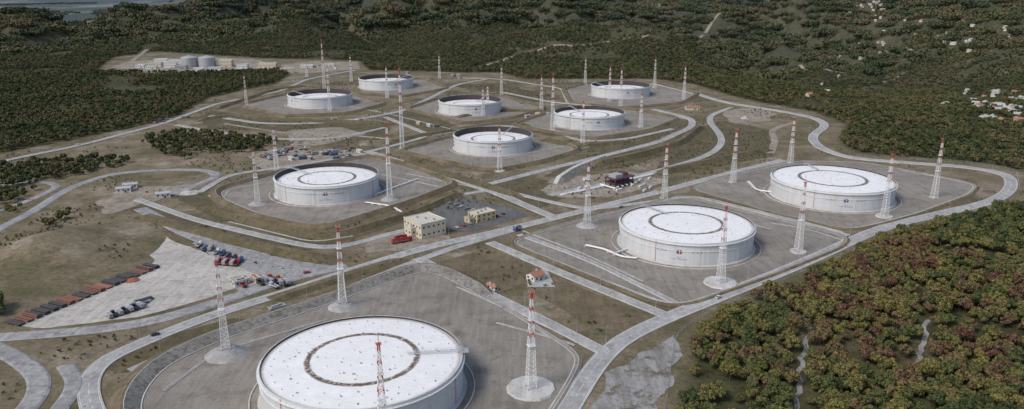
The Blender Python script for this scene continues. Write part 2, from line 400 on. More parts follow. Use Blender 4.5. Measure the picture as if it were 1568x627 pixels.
def terrmat():
    m,nt,b=newmat('terrain_ground'); p=pos(nt)
    at=N(nt,'ShaderNodeAttribute',attribute_name='cover'); s=N(nt,'ShaderNodeSeparateColor'); nt.links.new(at.outputs['Color'],s.inputs[0])
    fl=ramp(nt,noise(nt,p,.008,8,.75),[(.3,(.04,.047,.022)),(.55,(.075,.072,.037)),(.72,(.14,.118,.078))])
    fl=mix(nt,1.0,fl,ramp(nt,noise(nt,p,.07,4,.8),[(.35,(.55,.55,.55)),(.65,(1.3,1.3,1.3))]),'MULTIPLY')
    gr=ramp(nt,noise(nt,p,.018,8,.74),[(.30,(.080,.080,.042)),(.44,(.135,.115,.07)),(.56,(.20,.165,.115)),(.70,(.31,.28,.23))])
    gr=mix(nt,mrange(nt,noise(nt,p,.05,6,.75),.53,.62,0,.7),gr,(.078,.078,.042))
    mp=N(nt,'ShaderNodeMapping'); mp.inputs['Scale'].default_value=(1,.45,1); mp.inputs['Rotation'].default_value=(0,0,.4); nt.links.new(p,mp.inputs[0])
    v=N(nt,'ShaderNodeTexVoronoi'); v.inputs['Scale'].default_value=.0035; nt.links.new(mp.outputs[0],v.inputs['Vector'])
    bw=N(nt,'ShaderNodeRGBToBW'); nt.links.new(v.outputs['Color'],bw.inputs[0])
    fi=ramp(nt,bw.outputs[0],[(.25,(.035,.05,.028)),(.5,(.09,.095,.06)),(.75,(.26,.24,.20))])
    fi=mix(nt,mrange(nt,noise(nt,p,.0012,6,.7),.45,.55),fi,(.035,.05,.03))
    c=mix(nt,s.outputs['Green'],fl,fi); c=mix(nt,s.outputs['Red'],c,gr)
    c=mix(nt,1.0,c,ramp(nt,noise(nt,p,.35,5,.75),[(.25,(.6,.6,.6)),(.75,(1.4,1.4,1.4))]),'MULTIPLY')
    c=haze_tint(nt,c)
    nt.links.new(c,b.inputs['Base Color']); b.inputs['Roughness'].default_value=1; b.inputs['Specular IOR Level'].default_value=.1
    bp=N(nt,'ShaderNodeBump'); bp.inputs['Strength'].default_value=.5; bp.inputs['Distance'].default_value=1
    nt.links.new(noise(nt,p,.25,5,.7),bp.inputs['Height']); nt.links.new(bp.outputs[0],b.inputs['Normal'])
    return m
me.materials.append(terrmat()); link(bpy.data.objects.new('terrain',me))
# ------------------------------------------------------------------ pads / sheets
PADS={
'A':[(212,612),(250,562),(335,522),(450,484),(560,446),(640,416),(672,420),(780,478),(875,538),(884,556),(860,600),(820,660),(760,780),(300,780)],
'B':[(782,372),(860,346),(1010,310),(1040,300),(1180,336),(1296,364),(1285,378),(1180,420),(1055,464),(1015,466),(900,420)],
'H':[(1058,290),(1110,272),(1215,248),(1320,250),(1420,268),(1494,284),(1482,298),(1400,328),(1335,345),(1296,352),(1180,325)],
'C':[(338,292),(430,266),(565,242),(600,250),(655,268),(690,283),(620,310),(560,328),(505,345),(470,346),(400,330),(340,304)],
'D':[(618,232),(690,212),(760,204),(840,214),(882,230),(830,246),(768,259),(745,260)],
'G':[(790,192),(850,172),(960,168),(1034,182),(990,200),(905,213)],
'E':[(868,138),(905,128),(1000,128),(1064,144),(1040,158),(955,166),(880,158)],
'T':[(628,168),(675,152),(765,148),(830,166),(785,180),(715,189)],
'I':[(372,162),(440,146),(535,145),(585,160),(530,174),(440,178)],
'F':[(545,132),(600,123),(645,122),(682,136),(610,149),(560,143)]}
for k,p in PADS.items():
    sheet('tank_pad',p,'pad',14)
    if k=='A':
        berm('dike',[(740,456),(672,420),(640,416),(560,446),(450,484),(335,522),(250,562),(212,612),(230,700)],3.4,'riprap',14,6.5,closed=False)
        berm('low_dike',[(760,780),(820,660),(860,600),(884,556),(875,538),(780,478),(725,448)],.7,'pad',14,1.5,.6,closed=False,outer='pad')
    elif k in 'BH': berm('dike',p,.9,'pad',14,2.0,1.2)
    else: berm('dike',p,3.0 if k=='C' else 2.8,'grass',14,4.5)
sheet('storage_yard',[(162,343),(206,340),(272,372),(340,398),(398,421),(392,432),(300,462),(225,484),(60,504),(28,498),(120,452),(242,400)],'padlight',6,rag=2)
sheet('truck_yard',[(290,372),(320,366),(420,392),(480,412),(455,428),(400,446),(370,452),(345,430),(400,424),(330,395)],'greyroad',6,rag=2)
sheet('grass_plot',[(672,402),(752,380),(828,412),(806,432),(760,452)],'grass',4)
sheet('grass_plot',[(835,418),(1000,488),(938,516),(812,448)],'grass',4)
sheet('gravel_apron',[(806,420),(836,410),(850,440),(808,440)],'road',0)
sheet('grass_strip',[(160,566),(200,530),(360,486),(388,492),(330,512),(250,545),(190,575)],'grassdark',8)
sheet('grass_strip',[(400,465),(420,452),(610,388),(645,398),(560,432),(470,455)],'grass',6)
sheet('grass_strip',[(196,322),(230,310),(360,352),(520,395),(520,408),(400,388)],'grassdark',6,rag=3)
sheet('grass_strip',[(270,305),(310,290),(345,330),(480,368),(540,352),(640,330),(620,340),(520,372),(480,376),(330,335)],'grassdark',6)
sheet('grass_strip',[(535,335),(600,318),(650,300),(700,292),(640,318),(560,350)],'grass',6)
sheet('car_park',[(660,322),(700,300),(780,318),(812,330),(720,356),(690,352)],'asphalt',4)
sheet('forecourt',[(560,372),(610,352),(690,362),(690,372),(620,384),(560,388)],'dirt',4)
sheet('grass_plot',[(720,285),(790,268),(900,288),(830,318),(800,320)],'grassdark',6)
sheet('works_area',[(825,292),(870,272),(960,262),(1030,278),(930,302),(860,304)],'dirt',6,rag=5)
sheet('grass_slope',[(830,272),(900,238),(1010,225),(1050,190),(1068,190),(1040,232),(960,256)],'grassdark',6)
sheet('grass_slope',[(1070,195),(1110,185),(1180,200),(1182,240),(1010,270),(1000,262)],'grassdark',6,rag=6)
sheet('bare_slope',[(1105,170),(1150,165),(1190,172),(1175,188),(1120,190)],'dirt',10,rag=8)
sheet('bare_bank',[(880,700),(912,600),(945,562),(990,535),(1030,514),(1033,540),(1020,600),(1000,700)],'rocky',3,rag=7)
sheet('bare_slope',[(145,310),(200,285),(300,285),(270,300),(215,315),(170,330)],'dirt',10,rag=7)
sheet('works_area',[(380,240),(420,228),(560,232),(555,242),(430,262),(400,262)],'dirt',6,rag=6)
sheet('grass_slope',[(300,180),(330,170),(440,186),(600,190),(590,215),(500,215),(420,200),(320,198)],'grassdark',6,rag=5)
sheet('works_area',[(170,104),(200,94),(330,88),(400,92),(420,104),(400,112),(220,110)],'dirt',6,rag=8)
sheet('works_area',[(430,100),(480,94),(548,96),(552,106),(450,114)],'dirt',6,rag=6)
sheet('works_area',[(440,200),(520,195),(560,205),(500,222),(450,225)],'dirt',6,rag=6)
for q in ([(585,180),(625,168),(700,192),(660,205)],[(700,196),(790,184),(845,205),(770,200)],[(680,130),(760,128),(860,150),(800,160),(770,146)],[(890,222),(980,204),(1040,188),(1050,196),(930,240)]):
    sheet('grass_slope',q,'grassdark',8,rag=4)
for q,h in (([(325,322),(400,345),(480,362),(520,362),(640,325),(705,296)],3.5),([(300,186),(360,178),(440,186),(590,190)],3.5),([(612,248),(700,272),(770,294),(800,303)],3),([(905,256),(985,238),(1040,222),(1072,196)],5),([(1010,266),(1090,248),(1180,230)],4),([(330,168),(420,138),(470,132)],3),([(410,462),(560,414),(620,396)],2.0),([(590,222),(625,212),(700,200)],3),([(830,214),(885,226),(960,218)],3),([(215,331),(300,355),(400,380),(500,400)],3.5),([(700,180),(770,170),(840,172)],3)):
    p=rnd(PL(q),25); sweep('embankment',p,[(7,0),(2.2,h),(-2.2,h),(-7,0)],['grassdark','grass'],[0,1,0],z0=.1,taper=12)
p=rnd(PL([(850,282),(880,262),(930,243)]),20); sweep('stone_embankment',p,[(9,0),(2,5),(-2,5),(-9,0)],['riprap','kerb'],[0,1,0],z0=.15,taper=10)
# ------------------------------------------------------------------ roads
road('perimeter_road',[(830,700),(870,627),(912,560),(950,522),(1010,492),(1110,452),(1240,400),(1345,350),(1440,328),(1520,310),(1550,290),(1546,268),(1480,256),(1390,250),(1300,243),(1256,228),(1240,210),(1268,192),(1245,180),(1180,168),(1110,158),(1060,142),(1000,128)],10,r=60,lines=True)
road('main_road',[(165,680),(130,600),(150,556),(240,516),(340,478),(450,445),(560,408),(650,380),(770,354),(860,332),(1000,297),(1110,268),(1200,246)],9,lines=True)
road('service_road',[(200,570),(300,525),(430,484),(560,432),(640,400),(700,378),(790,352)],6)
road('side_road',[(640,396),(700,428),(780,466),(860,506),(925,540)],7)
road('side_road',[(750,372),(850,415),(960,460),(1020,484)],7)
road('service_track',[(795,360),(900,398),(985,440),(1040,468)],3.5)
road('main_road',[(560,232),(660,262),(760,296),(820,322),(850,334)],8)
road('main_road',[(740,285),(830,262),(930,238),(1010,218),(1060,195),(1060,182),(1000,168)],8)
road('service_road',[(840,300),(930,282),(1010,262),(1090,238),(1110,215),(1080,180),(1120,165)],7,r=60)
road('service_road',[(700,300),(760,290),(850,312),(905,322),(1010,308),(1060,300),(1180,330),(1300,362)],5)
road('access_road',[(-60,385),(0,350),(50,325),(105,288),(170,266),(260,260),(318,261),(336,270),(300,284),(262,300)],7,'greyroad',kerb=False,r=60)
road('access_road',[(210,306),(300,338),(400,362),(480,380),(532,378),(600,358),(660,345)],6)
road('pad_road',[(305,296),(350,268),(430,258),(560,236)],6)
road('approach_road',[(-40,262),(0,248),(120,224),(250,190),(330,160),(430,140),(470,122),(545,108)],7)
road('approach_road',[(322,178),(400,190),(480,190),(560,182),(620,170),(660,150),(700,130),(745,122)],7)
road('pad_road',[(590,180),(660,208),(610,222),(560,234)],6)
road('pad_road',[(660,208),(760,192),(850,200),(890,218),(960,214),(1030,198)],6)
road('pad_road',[(770,142),(850,158),(960,166),(1030,178),(1060,184)],6)
road('approach_road',[(270,192),(340,205),(440,215),(520,212),(590,196)],6)
road('quarry_road',[(-40,520),(130,508),(230,494),(340,462),(400,440),(470,420),(530,408)],9,'greyroad',kerb=False)
road('quarry_road',[(-40,520),(20,545),(60,575),(60,605),(20,650)],8,'greyroad',kerb=False)
road('quarry_road',[(215,320),(280,356),(350,384),(430,402),(500,412)],9,'greyroad',kerb=False)
road('quarry_road',[(100,560),(120,590),(80,640),(60,700)],6,'greyroad',kerb=False)
road('dirt_track',[(1180,236),(1188,215),(1180,200),(1215,188)],6,'dirt',kerb=False)
road('access_road',[(-40,335),(40,310),(80,292),(90,284),(60,278),(0,285)],5,'greyroad',kerb=False)
road('terrace_track',[(345,190),(440,205),(545,208),(600,214)],3.5,'dirt',kerb=False)
road('terrace_track',[(700,120),(770,122),(860,136),(870,160)],3.5)
for q in ([(795,352),(900,392),(985,432)],[(1180,342),(1240,352),(1300,372)],[(760,495),(860,522),(880,530)],[(930,432),(1010,462),(1060,470)],[(250,600),(330,540),(500,490)],[(620,266),(720,286),(800,312)],[(350,340),(480,372),(540,362)],[(440,275),(350,290),(345,302)],[(520,160),(600,176),(690,198)],[(1060,282),(1180,256),(1230,246)],[(1000,314),(1100,330),(1180,352)],[(870,232),(960,214)],[(700,440),(790,480),(880,520)],[(400,458),(560,410),(640,384)],[(585,268),(640,280),(690,290)],[(620,160),(700,146),(760,142)],[(480,142),(540,136),(590,128)],[(980,178),(1030,170),(1060,160)],[(770,244),(880,220),(930,208)],[(545,350),(620,326),(700,300)],[(1090,300),(1200,332),(1290,356)],[(1380,262),(1450,274),(1500,286)]):
    sweep('drainage_channel',rnd(PL(q),15),[(-.9,.3),(-.7,.42),(-.4,.42),(-.35,.33),(.35,.33),(.4,.42),(.7,.42),(.9,.3)],['kerb','riprap'],[0,0,0,1,0,0,0])
# ------------------------------------------------------------------ tanks
def text_mesh(body,size):
    cu=bpy.data.curves.new('lettering','FONT'); cu.body=body; cu.size=size; cu.align_x='CENTER'
    o=bpy.data.objects.new('lettering_tmp',cu); scene.collection.objects.link(o)
    bpy.context.view_layer.update(); dg=bpy.context.evaluated_depsgraph_get(); m=bpy.data.meshes.new_from_object(o.evaluated_get(dg))
    v=[tuple(x.co) for x in m.vertices]; f=[tuple(p.vertices) for p in m.polygons]
    bpy.data.objects.remove(o); return v,f
T1=text_mesh('KTK-P',2.6); T2=text_mesh('KTK-P',2.6); T3=text_mesh('No 5\nTAHK TERMINAL',1.5)
TH=16.0
def tank(u,vt,w,droop=1.2,lad=0,logo=0,inner=True):
    x,y=P(u,vt,TH); R=w*depth(u,vt,TH)/(2*FOC)
    e=empty('storage_tank',(x,y,.3)); n=128
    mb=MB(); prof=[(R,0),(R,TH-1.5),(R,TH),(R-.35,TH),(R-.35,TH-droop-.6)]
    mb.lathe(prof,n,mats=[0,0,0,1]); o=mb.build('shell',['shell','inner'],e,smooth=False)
    mb=MB(); mb.lathe([(R+.02,TH-1.7),(R+1.1,TH-1.65),(R+1.1,TH-1.45),(R+.02,TH-1.4)],n,0)
    mb.lathe([(R+.02,TH*.62),(R+.35,TH*.62),(R+.35,TH*.62+.2),(R+.02,TH*.62+.22)],n,0)
    for i in range(0,n):
        a=2*math.pi*i/n; a2=2*math.pi*(i+1)/n
        p=(math.cos(a)*(R+1),math.sin(a)*(R+1)); q=(math.cos(a2)*(R+1),math.sin(a2)*(R+1))
        mb.beam((*p,TH-1.5),(*p,TH-.3),.07,0); mb.beam((*p,TH-.35),(*q,TH-.35),.07,0)
    mb.build('wind_girder',['pipe'],e)
    mb=MB(); zr=TH-droop; rr=R-.36; K=10; mb.v.append((0,0,zr+.9))
    for j in range(1,K+1):
        r=rr*j/K; zz=zr+.9*(1-(j/K)**2)
        for i in range(n):
            a=2*math.pi*i/n; mb.v.append((r*math.cos(a),r*math.sin(a),zz))
    for i in range(n): mb.f.append((0,1+i,1+(i+1)%n)); mb.m.append(0)
    for j in range(K-1):
        for i in range(n):
            i2=(i+1)%n; mb.f.append((1+j*n+i,1+(j+1)*n+i,1+(j+1)*n+i2,1+j*n+i2)); mb.m.append(0)
    o=mb.build('floating_roof',['roof'],e,smooth=True); uv=o.data.uv_layers.new(name='UVMap')
    for l in o.data.loops:
        c=o.data.vertices[l.vertex_index].co; uv.data[l.index].uv=(c.x/rr,c.y/rr)
    mb=MB(); rs=random.Random(int(u))
    for ring,cnt in ((.2,6),(.38,12),(.74,26),(.9,34)):
        for i in range(cnt):
            a=2*math.pi*(i+rs.random()*.2)/cnt; r=rr*ring; z=zr+.9*(1-ring**2)
            mb.lathe([(.28,z-.1),(.28,z+.7),(.1,z+.8)],6,0,c=(r*math.cos(a),r*math.sin(a)),cap=True)
    for i in range(40):
        a=rs.random()*6.28; r=rr*math.sqrt(rs.random())*.9; z=zr+.9*(1-(r/rr)**2)
        mb.box((r*math.cos(a),r*math.sin(a),z+.2),(rs.uniform(.4,1.0),rs.uniform(.4,1.0),.4),1,rs.random()*3)
    mb.build('roof_fittings',['pipe','steel'],e)
    la=math.radians(lad); d=Vector((math.cos(la),math.sin(la),0)); s=Vector((-d.y,d.x,0)); mb=MB()
    A=d*(R+.5)+Vector((0,0,TH+.6)); B=d*(rr*.45)+Vector((0,0,zr+1.5))
    for sg in (-1,1):
        mb.beam(A+s*sg*.8,B+s*sg*.8,.3,0); mb.beam(A+s*sg*.8+Vector((0,0,1.1)),B+s*sg*.8+Vector((0,0,1.1)),.12,0)
    for i in range(41):
        q=A.lerp(B,i/40); mb.beam(q-s*.8,q+s*.8,.18,0)
        if i%4==0:
            for sg in (-1,1): mb.beam(q+s*sg*.8,q+s*sg*.8+Vector((0,0,1.1)),.1,0)
    c=d*(R+1); mb.box((c.x,c.y,TH+.1),(4,5,.3),0,la)
    mb.build('rolling_ladder',['steel'],e)
    mb=MB(); a0=la+.1; st=46; prev=None
    for i in range(st):
        a=a0+i/st*(26/R); z=.4+(TH-.8)*(1-i/st); c=(math.cos(a)*(R+1.0),math.sin(a)*(R+1.0),z)
        mb.box(c,(1.4,.5,.12),0,a)
        o2=Vector((math.cos(a)*(R+1.65),math.sin(a)*(R+1.65),z+1))
        if prev: mb.beam(prev,o2,.1,0)
        if i%3==0: mb.beam(o2,o2-Vector((0,0,1)),.08,0)
        prev=o2
    mb.build('spiral_stair',['steel'],e)
    mb=MB(); mb.lathe([(R+.01,.35),(R+1.6,.3),(R+1.8,-.2)],n,0); mb.lathe([(R+5.2,-.25),(R+5.25,.25),(R+5.8,.25),(R+5.85,-.25)],n,0)
    mb.build('foundation_ring',['kerb'],e)
    mb=MB()
    for i in range(10):
        a=2*math.pi*i/10+.3; mb.beam((math.cos(a)*(R+.3),math.sin(a)*(R+.3),.3),(math.cos(a)*(R+.3),math.sin(a)*(R+.3),TH-.2),.22,0 if i%3 else 1,6)
    mb.build('foam_riser',['pipe','mast_red'],e)
    base=math.atan2(-y,-x)+math.radians(logo); Ro=R+.04
    def cyl(s,z,r=Ro): a=base+s/Ro; return (r*math.cos(a),r*math.sin(a),z)
    mb=MB(); zc=TH*.58
    for half,mi in ((0,0),(1,1)):
        pts=[]
        for i in range(13):
            a=math.pi/2+math.pi*i/12+(math.pi if half else 0); pts.append(cyl((1.8)*math.cos(a)+(.25 if half else -.25),zc+1.7*math.sin(a)))
        mb.quad(pts,mi)
    for (v,f),s0,z0 in ((T1,-12,zc-.8),(T2,12,zc-.8),(T3,0,zc-4.2)):
        k=len(mb.v); mb.v+=[cyl(s0+p[0],z0+p[1]) for p in v]
        for q in f: mb.f.append(tuple(k+i for i in q)); mb.m.append(2)
    mb.build('emblem',['logoblue','logored','letter'],e)
    return x,y,R
tank(555.5,548,305,1.0,lad=8,logo=-8)
tank(1051,341,201,1.0,lad=120,logo=-4)
tank(500.5,267,155,4.2,lad=150,logo=-3)
tank(1275,273,178,1.0,lad=95,logo=14)
tank(755,205,120,6.5,lad=60,logo=0)
tank(902.5,171,107,5,lad=120,logo=15)
tank(950.5,130,89,7,lad=150,logo=15)
tank(720,153,96,7,lad=60,logo=10)
tank(490,143,96,7,lad=160,logo=-60)
tank(591,119,82,7,lad=40,logo=20)
# ------------------------------------------------------------------ masts
mb=MB(); HM=50.0; nb=22
def hw(z): return 1.7*(1-z/HM)+.42
zs=[HM*(1-(1-i/nb)**1.12) for i in range(nb+1)]
def bandi(z):
    f=z/HM; return 1 if (f>.94 or .80<f<.87 or .66<f<.73 or .54<f<.58) else 0
for i in range(nb):
    z0,z1=zs[i],zs[i+1]; a,b=hw(z0),hw(z1); m=bandi((z0+z1)/2)
    c0=[(-a,-a,z0),(a,-a,z0),(a,a,z0),(-a,a,z0)]; c1=[(-b,-b,z1),(b,-b,z1),(b,b,z1),(-b,b,z1)]
    for k in range(4):
        j=(k+1)%4; mb.beam(c0[k],c1[k],.30,m); mb.beam(c0[k],c1[j],.14,m); mb.beam(c0[j],c1[k],.14,m); mb.beam(c1[k],c1[j],.14,m)
mb.box((0,0,HM+.1),(2.2,2.2,.2),1); 
for k in ((-1,-1),(1,-1),(1,1),(-1,1)): mb.beam((k[0],k[1],HM),(k[0],k[1],HM+1.2),.1,0)
mb.beam((0,0,HM),(0,0,HM+5),.2,1)
for zp in (.45,.72): mb.box((0,0,HM*zp),(hw(HM*zp)*2+1,hw(HM*zp)*2+1,.25),0)
mast0=mb.build('lattice',['mast_white','mast_red'],linkit=False)
def mast(u,v,vt,mound=0):
    x,y=P(u,v)
    dy=y; b=(313.5-vt)/FOC; sl=(-SP+b*CP)/(CP+b*SP); H=CAMZ+sl*dy
    mh=0
    e=empty('lightning_mast',(x,y,0),.35)
    mb=MB()
    if mound>1: mh=mound*.33; mb.lathe([(mound,0),(mound*.42,mh),(mound*.36,mh)],28,0,cap=True)
    elif mound<0: mh=1.0; mb.lathe([(-mound,0),(-mound*.95,mh)],12,0,cap=True)
    else: mh=.8; mb.box((0,0,.4),(6,6,.8),0)
    for k in ((-1,-1),(1,-1),(1,1),(-1,1)): mb.box((k[0]*2.12,k[1]*2.12,mh+.3),(.9,.9,.7),0)
    mb.build('mast_base',['kerb' if mound<=0 else 'road'],e)
    o=bpy.data.objects.new('lattice',mast0.data); link(o,e); o.location=(0,0,mh+.4); s=max(25,H-mh)/54; o.scale=(1,1,s)
for a in [(347,543,390,11),(525,470,340,9),(588,690,515,0),(813,596,438,-12),(899,346,243,9),(1103,434,308,-11),(1017,305,216,0),(1122,280,193,0),(1222,386,272,-6),(1210,250,176,0),(1354,332,230,-7),(1430,303,207,0),(395,313,222,8),(424,262,190,0),(597,306,180,8),(616,228,98,0),(765,262,188,-6),(892,222,150,0),(846,200,108,0),(829,170,112,0),(981,195,140,0),(1047,152,97,0),(1002,135,85,0),(933,155,97,0),(896,130,86,0),(768,148,98,0),(740,178,132,0),(747,170,128,0),(673,120,82,0),(593,150,98,0),(497,140,56,0),(505,170,95,0),(378,165,110,0),(538,125,82,0),(950,165,100,0),(470,118,95,0)]:
    mast(*a)
# ------------------------------------------------------------------ buildings
def rotof(a,b):
    p=P(*a);q=P(*b); return math.atan2(q[1]-p[1],q[0]-p[0])
R1=rotof((560,408),(770,354))
def building(name,u,v,w,d,h,wall='beige',roof='roofgrey',rot=R1,gable=0,floors=1,xyz=None,detail=True):
    if xyz: x,y,z=xyz
    else: (x,y),z=P(u,v),.3
    e=empty(name,(x,y,z),rot)
    mb=MB(); mb.box((0,0,h/2-1),(w,d,h+2),0); mb.build('walls',[wall],e)
    mb=MB()
    if gable:
        o=.5; hw_,hd=w/2+o,d/2+o
        for s in (-1,1):
            mb.quad([(-hw_,s*hd,h-.15),(hw_,s*hd,h-.15),(hw_,0,h+gable),(-hw_,0,h+gable)],0)
            mb.quad([(-hw_,s*hd,h-.35),(hw_,s*hd,h-.35),(hw_,0,h+gable-.2),(-hw_,0,h+gable-.2)],0)
            mb.quad([(s*w/2,-d/2,h),(s*w/2,d/2,h),(s*w/2,0,h+gable-.25)],1)
        mb.box((w*.2,d*.15,h+gable*.7+.4),(.7,.7,1.6),1)
    else:
        mb.box((0,0,h+.1),(w+.5,d+.5,.22),0)
        for s in (-1,1):
            mb.box((0,s*(d/2+.1),h+.5),(w+.5,.3,.6),1); mb.box((s*(w/2+.1),0,h+.5),(.3,d-.12,.6),1)
        if detail:
            for i in range(3): mb.box((w*(-.3+.27*i),d*.15*(i-1),h+.9),(1.8,1.4,1.4),2)
    mb.build('roof',[roof,wall,'steel'],e)
    mb=MB()
    for fl in range(floors):
        zz=h/floors*(fl+.55)
        for s in (-1,1):
            n=max(2,int(w/4))
            for i in range(n):
                X=-w/2+w*(i+.5)/n; mb.box((X,s*(d/2+.01),zz),(1.5,.12,1.4),0); mb.box((X,s*(d/2+.03),zz-.8),(1.8,.2,.12),1)
            n=max(1,int(d/4))
            for i in range(n):
                Y_=-d/2+d*(i+.5)/n; mb.box((s*(w/2+.01),Y_,zz),(.12,1.5,1.4),0)
    mb.build('windows',['glass','whitewall'],e)
    mb=MB(); mb.box((w*.12,-d/2-.04,1.1),(1.4,.2,2.2),0); mb.box((w*.12,-d/2-.5,2.4),(2.2,1.2,.12),1); mb.build('door',['purple','steel'],e)
    return e
R2=R1+math.pi/2
building('pump_station',651,357,24,22,11,'beige','roofbeige',R2,floors=2)
building('pump_station_annex',637,360,14,9,7,'beige','roofbeige',R1,floors=1)
building('office_building',738,336,19,12,6,'yellow','roofbeige',R1,floors=2)
building('garage',722,340,9,7,3.6,'yellow','roofgrey',R1)
building('hut',820,428,9,8,3.4,'whitewall','roofred',R1,gable=2.2)
building('hut',754,443,8,3,2.4,'whitewall','roofred',R2,gable=.8)
building('kiosk',792,354,6,3,2.8,'carblue','roofgrey',R1)
building('kiosk',425,478,9,4,3,'carsilver','roofgrey',R1)
building('substation',1060,168,20,12,4.5,'beige','roofred',0,gable=1.2)
building('depot',440,112,26,16,9,'beige','roofbeige',.2,floors=2)
building('depot',410,104,38,20,9,'beige','roofbeige',.1)
building('depot',345,102,32,22,13,'beige','roofbeige',.1,floors=2)
building('warehouse',372,105,22,16,8,'whitewall','roofgrey',.1)
for u,v,w,d,h in ((238,102,30,16,8),(262,104,26,14,10),(216,104,18,14,6),(248,96,30,14,8),(278,106,24,12,7),(392,110,22,10,6),(330,108,26,10,6),(305,109,20,10,6),(270,98,30,14,9),(470,104,26,14,5),(505,102,20,10,5),(232,106,22,8,6)):
    building('warehouse',u,v,w,d,h,random.choice(['whitewall','whitewall','beige','carsilver']),random.choice(['roofgrey','whitewall']),.1+random.uniform(-.05,.05))
for u,v in ((200,288),(190,294),(250,302)): building('hut',u,v,12,8,4,'whitewall','roofgrey',.4,gable=1)
for i in range(16):
    building('site_cabin',random.uniform(400,560),random.uniform(228,246),9,3,2.8,random.choice(['whitewall','carsilver','carsilver','carblue']),'roofgrey',random.choice([R1,R2]),detail=False)
for i in range(26):
    a=random.choice([(700,722,118,126),(512,552,184,189),(640,680,183,196),(465,545,100,108),(605,645,112,118),(800,850,176,184),(340,400,428,440),(690,705,116,122)])
    building('site_cabin',random.uniform(a[0],a[1]),random.uniform(a[2],a[3]),8,3,2.8,random.choice(['whitewall','beige','carsilver']),random.choice(['roofgrey','roofred']),random.choice([R1,R2]),detail=False)
for u in (291,318):
    e=empty('silo_tank',(*P(u,103),0)); mb=MB(); mb.lathe([(17,0),(17,20),(16,21),(.5,25)],40,0,cap=True)
    for z in (5,10,15,20): mb.lathe([(17.02,z),(17.3,z+.05),(17.3,z+.3),(17.02,z+.35)],40,1)
    mb.build('shell',['steel','roofgrey'],e,smooth=False)
    mb=MB(); mb.beam((17.6,0,0),(17.6,0,21),.5); mb.beam((18.4,0,0),(18.4,0,21),.2); mb.build('ladder',['steel'],e)
e=empty('process_unit',(*P(948,284),.3),R1); mb=MB()
for i in range(5):
    for j in range(3): mb.box((-12+6*i,-6+6*j,4),(.8,.8,8),0)
mb.box((0,0,8.2),(27,15,.8),0); mb.box((0,0,4),(27,15,.4),0); mb.box((-5,0,10),(10,9,3.2),1); mb.box((7,2,9.8),(7,8,2.6),0,0,.8)
mb.build('frame',['purple','steel'],e); mb=MB()
for i in range(6): mb.beam((-16+6*i,-9,1.5),(-16+6*i,9,1.5),1.6,0,10)
mb.build('vessels',['pipe'],e)
for i in range(14):
    x,y=P(random.uniform(880,1010),random.uniform(274,296)); e=empty('pump_skid',(x,y,.3),R1); mb=MB(); mb.box((0,0,.3),(5,2.6,.6),0); mb.beam((-2,0,1.5),(1.5,0,1.5),1.6,1,10); mb.box((2,0,1.2),(1,1.6,1.6),2); mb.build('skid',['kerb','pipe','purple'],e)
def pipeline(name,px,r=.7,z=1.3,n=2,end=None):
    p=PL(px)+([end] if end else []); p=rnd(p,5); ns=normals(p,False); mb=MB()
    for k in range(n):
        o=(k-(n-1)/2)*r*2.8
        q=[(a[0]+m[0]*o,a[1]+m[1]*o,z) for a,m in zip(p,ns)]
        for a,b in zip(q[:-1],q[1:]): mb.beam(a,b,r*2,0,10)
    for a,b in zip(p[:-1],p[1:]):
        L=math.hypot(b[0]-a[0],b[1]-a[1]); c=int(L//6)
        for i in range(c):
            t=i/c; mb.box((a[0]+(b[0]-a[0])*t,a[1]+(b[1]-a[1])*t,(z-r)/2+.1),(n*r*3,n*r*2,z-r+.2),1)
    return mb.build(name,['pipe','kerb'])
pipeline('pipeline',[(897,378),(925,384),(952,396),(975,398)],.45)
pipeline('pipeline',[(1146,280),(1158,293),(1186,297)],.45)
pipeline('pipeline',[(940,392),(962,384)],.6,1.8,1)
pipeline('pipeline',[(575,300),(600,290),(640,276)],.4)
pipeline('pipeline',[(860,300),(900,292),(1000,268)],.5,1.2,3)
pipeline('pipeline',[(620,330),(600,318),(560,312)],.4)
a=P(16,499); b=P(236,408); L=math.hypot(b[0]-a[0],b[1]-a[1]); rt=math.atan2(b[1]-a[1],b[0]-a[0]); nb_=int(L/5.1)
for i in range(nb_):
    t=(i+.5)/nb_; x=a[0]+(b[0]-a[0])*t; y=a[1]+(b[1]-a[1])*t; mb=MB(); lay=random.choice([1,2,2]); cc=random.choice([0,0,0,2,2,3])
    for k in range(lay):
        for j in range(4-k): mb.beam((-1.65+1.1*j+.55*k,-6,.75+.93*k),(-1.65+1.1*j+.55*k,6,.75+.93*k),1.05,cc if random.random()<.7 else 0,9)
    mb.box((0,-3.5,.12),(4.6,.3,.24),1); mb.box((0,3.5,.12),(4.6,.3,.24),1)
    z=float(height(np.array([x]),np.array([y]))[0])+.15
    mb.build('pipe_stack',['black','beige','rust','orange'],None,(x,y,z),rt)
for i in range(5):
    x,y=P(205+4*i,470-3*i+3); mb=MB()
    for j in range(5): mb.beam((-2+j,-5,.6),(-2+j,5,.6),.9,0,8)
    mb.build('pipe_stack',['carsilver' if i%2 else 'black'],None,(x,y,.15),rt+1.2)
def heap(u,v,r,h,mat,name='spoil_heap'):
    x,y=P(u,v); mb=MB(); n=18
    mb.v.append((0,0,h))
    for j in range(1,6):
        for i in range(n):
            aa=2*math.pi*i/n; rr=r*j/5*(1+random.uniform(-.18,.18)); mb.v.append((rr*math.cos(aa),rr*math.sin(aa),max(-.2,h*(1-(j/5))**1.1+random.uniform(-.12,.12)*h*(j<5)-(.2 if j==5 else 0))))
    for i in range(n): mb.f.append((0,1+i,1+(i+1)%n)); mb.m.append(0)
    for j in range(4):
        for i in range(n): mb.f.append((1+j*n+i,1+(j+1)*n+i,1+(j+1)*n+(i+1)%n,1+j*n+(i+1)%n)); mb.m.append(0)
    return mb.build(name,[mat],None,(x,y,.2))
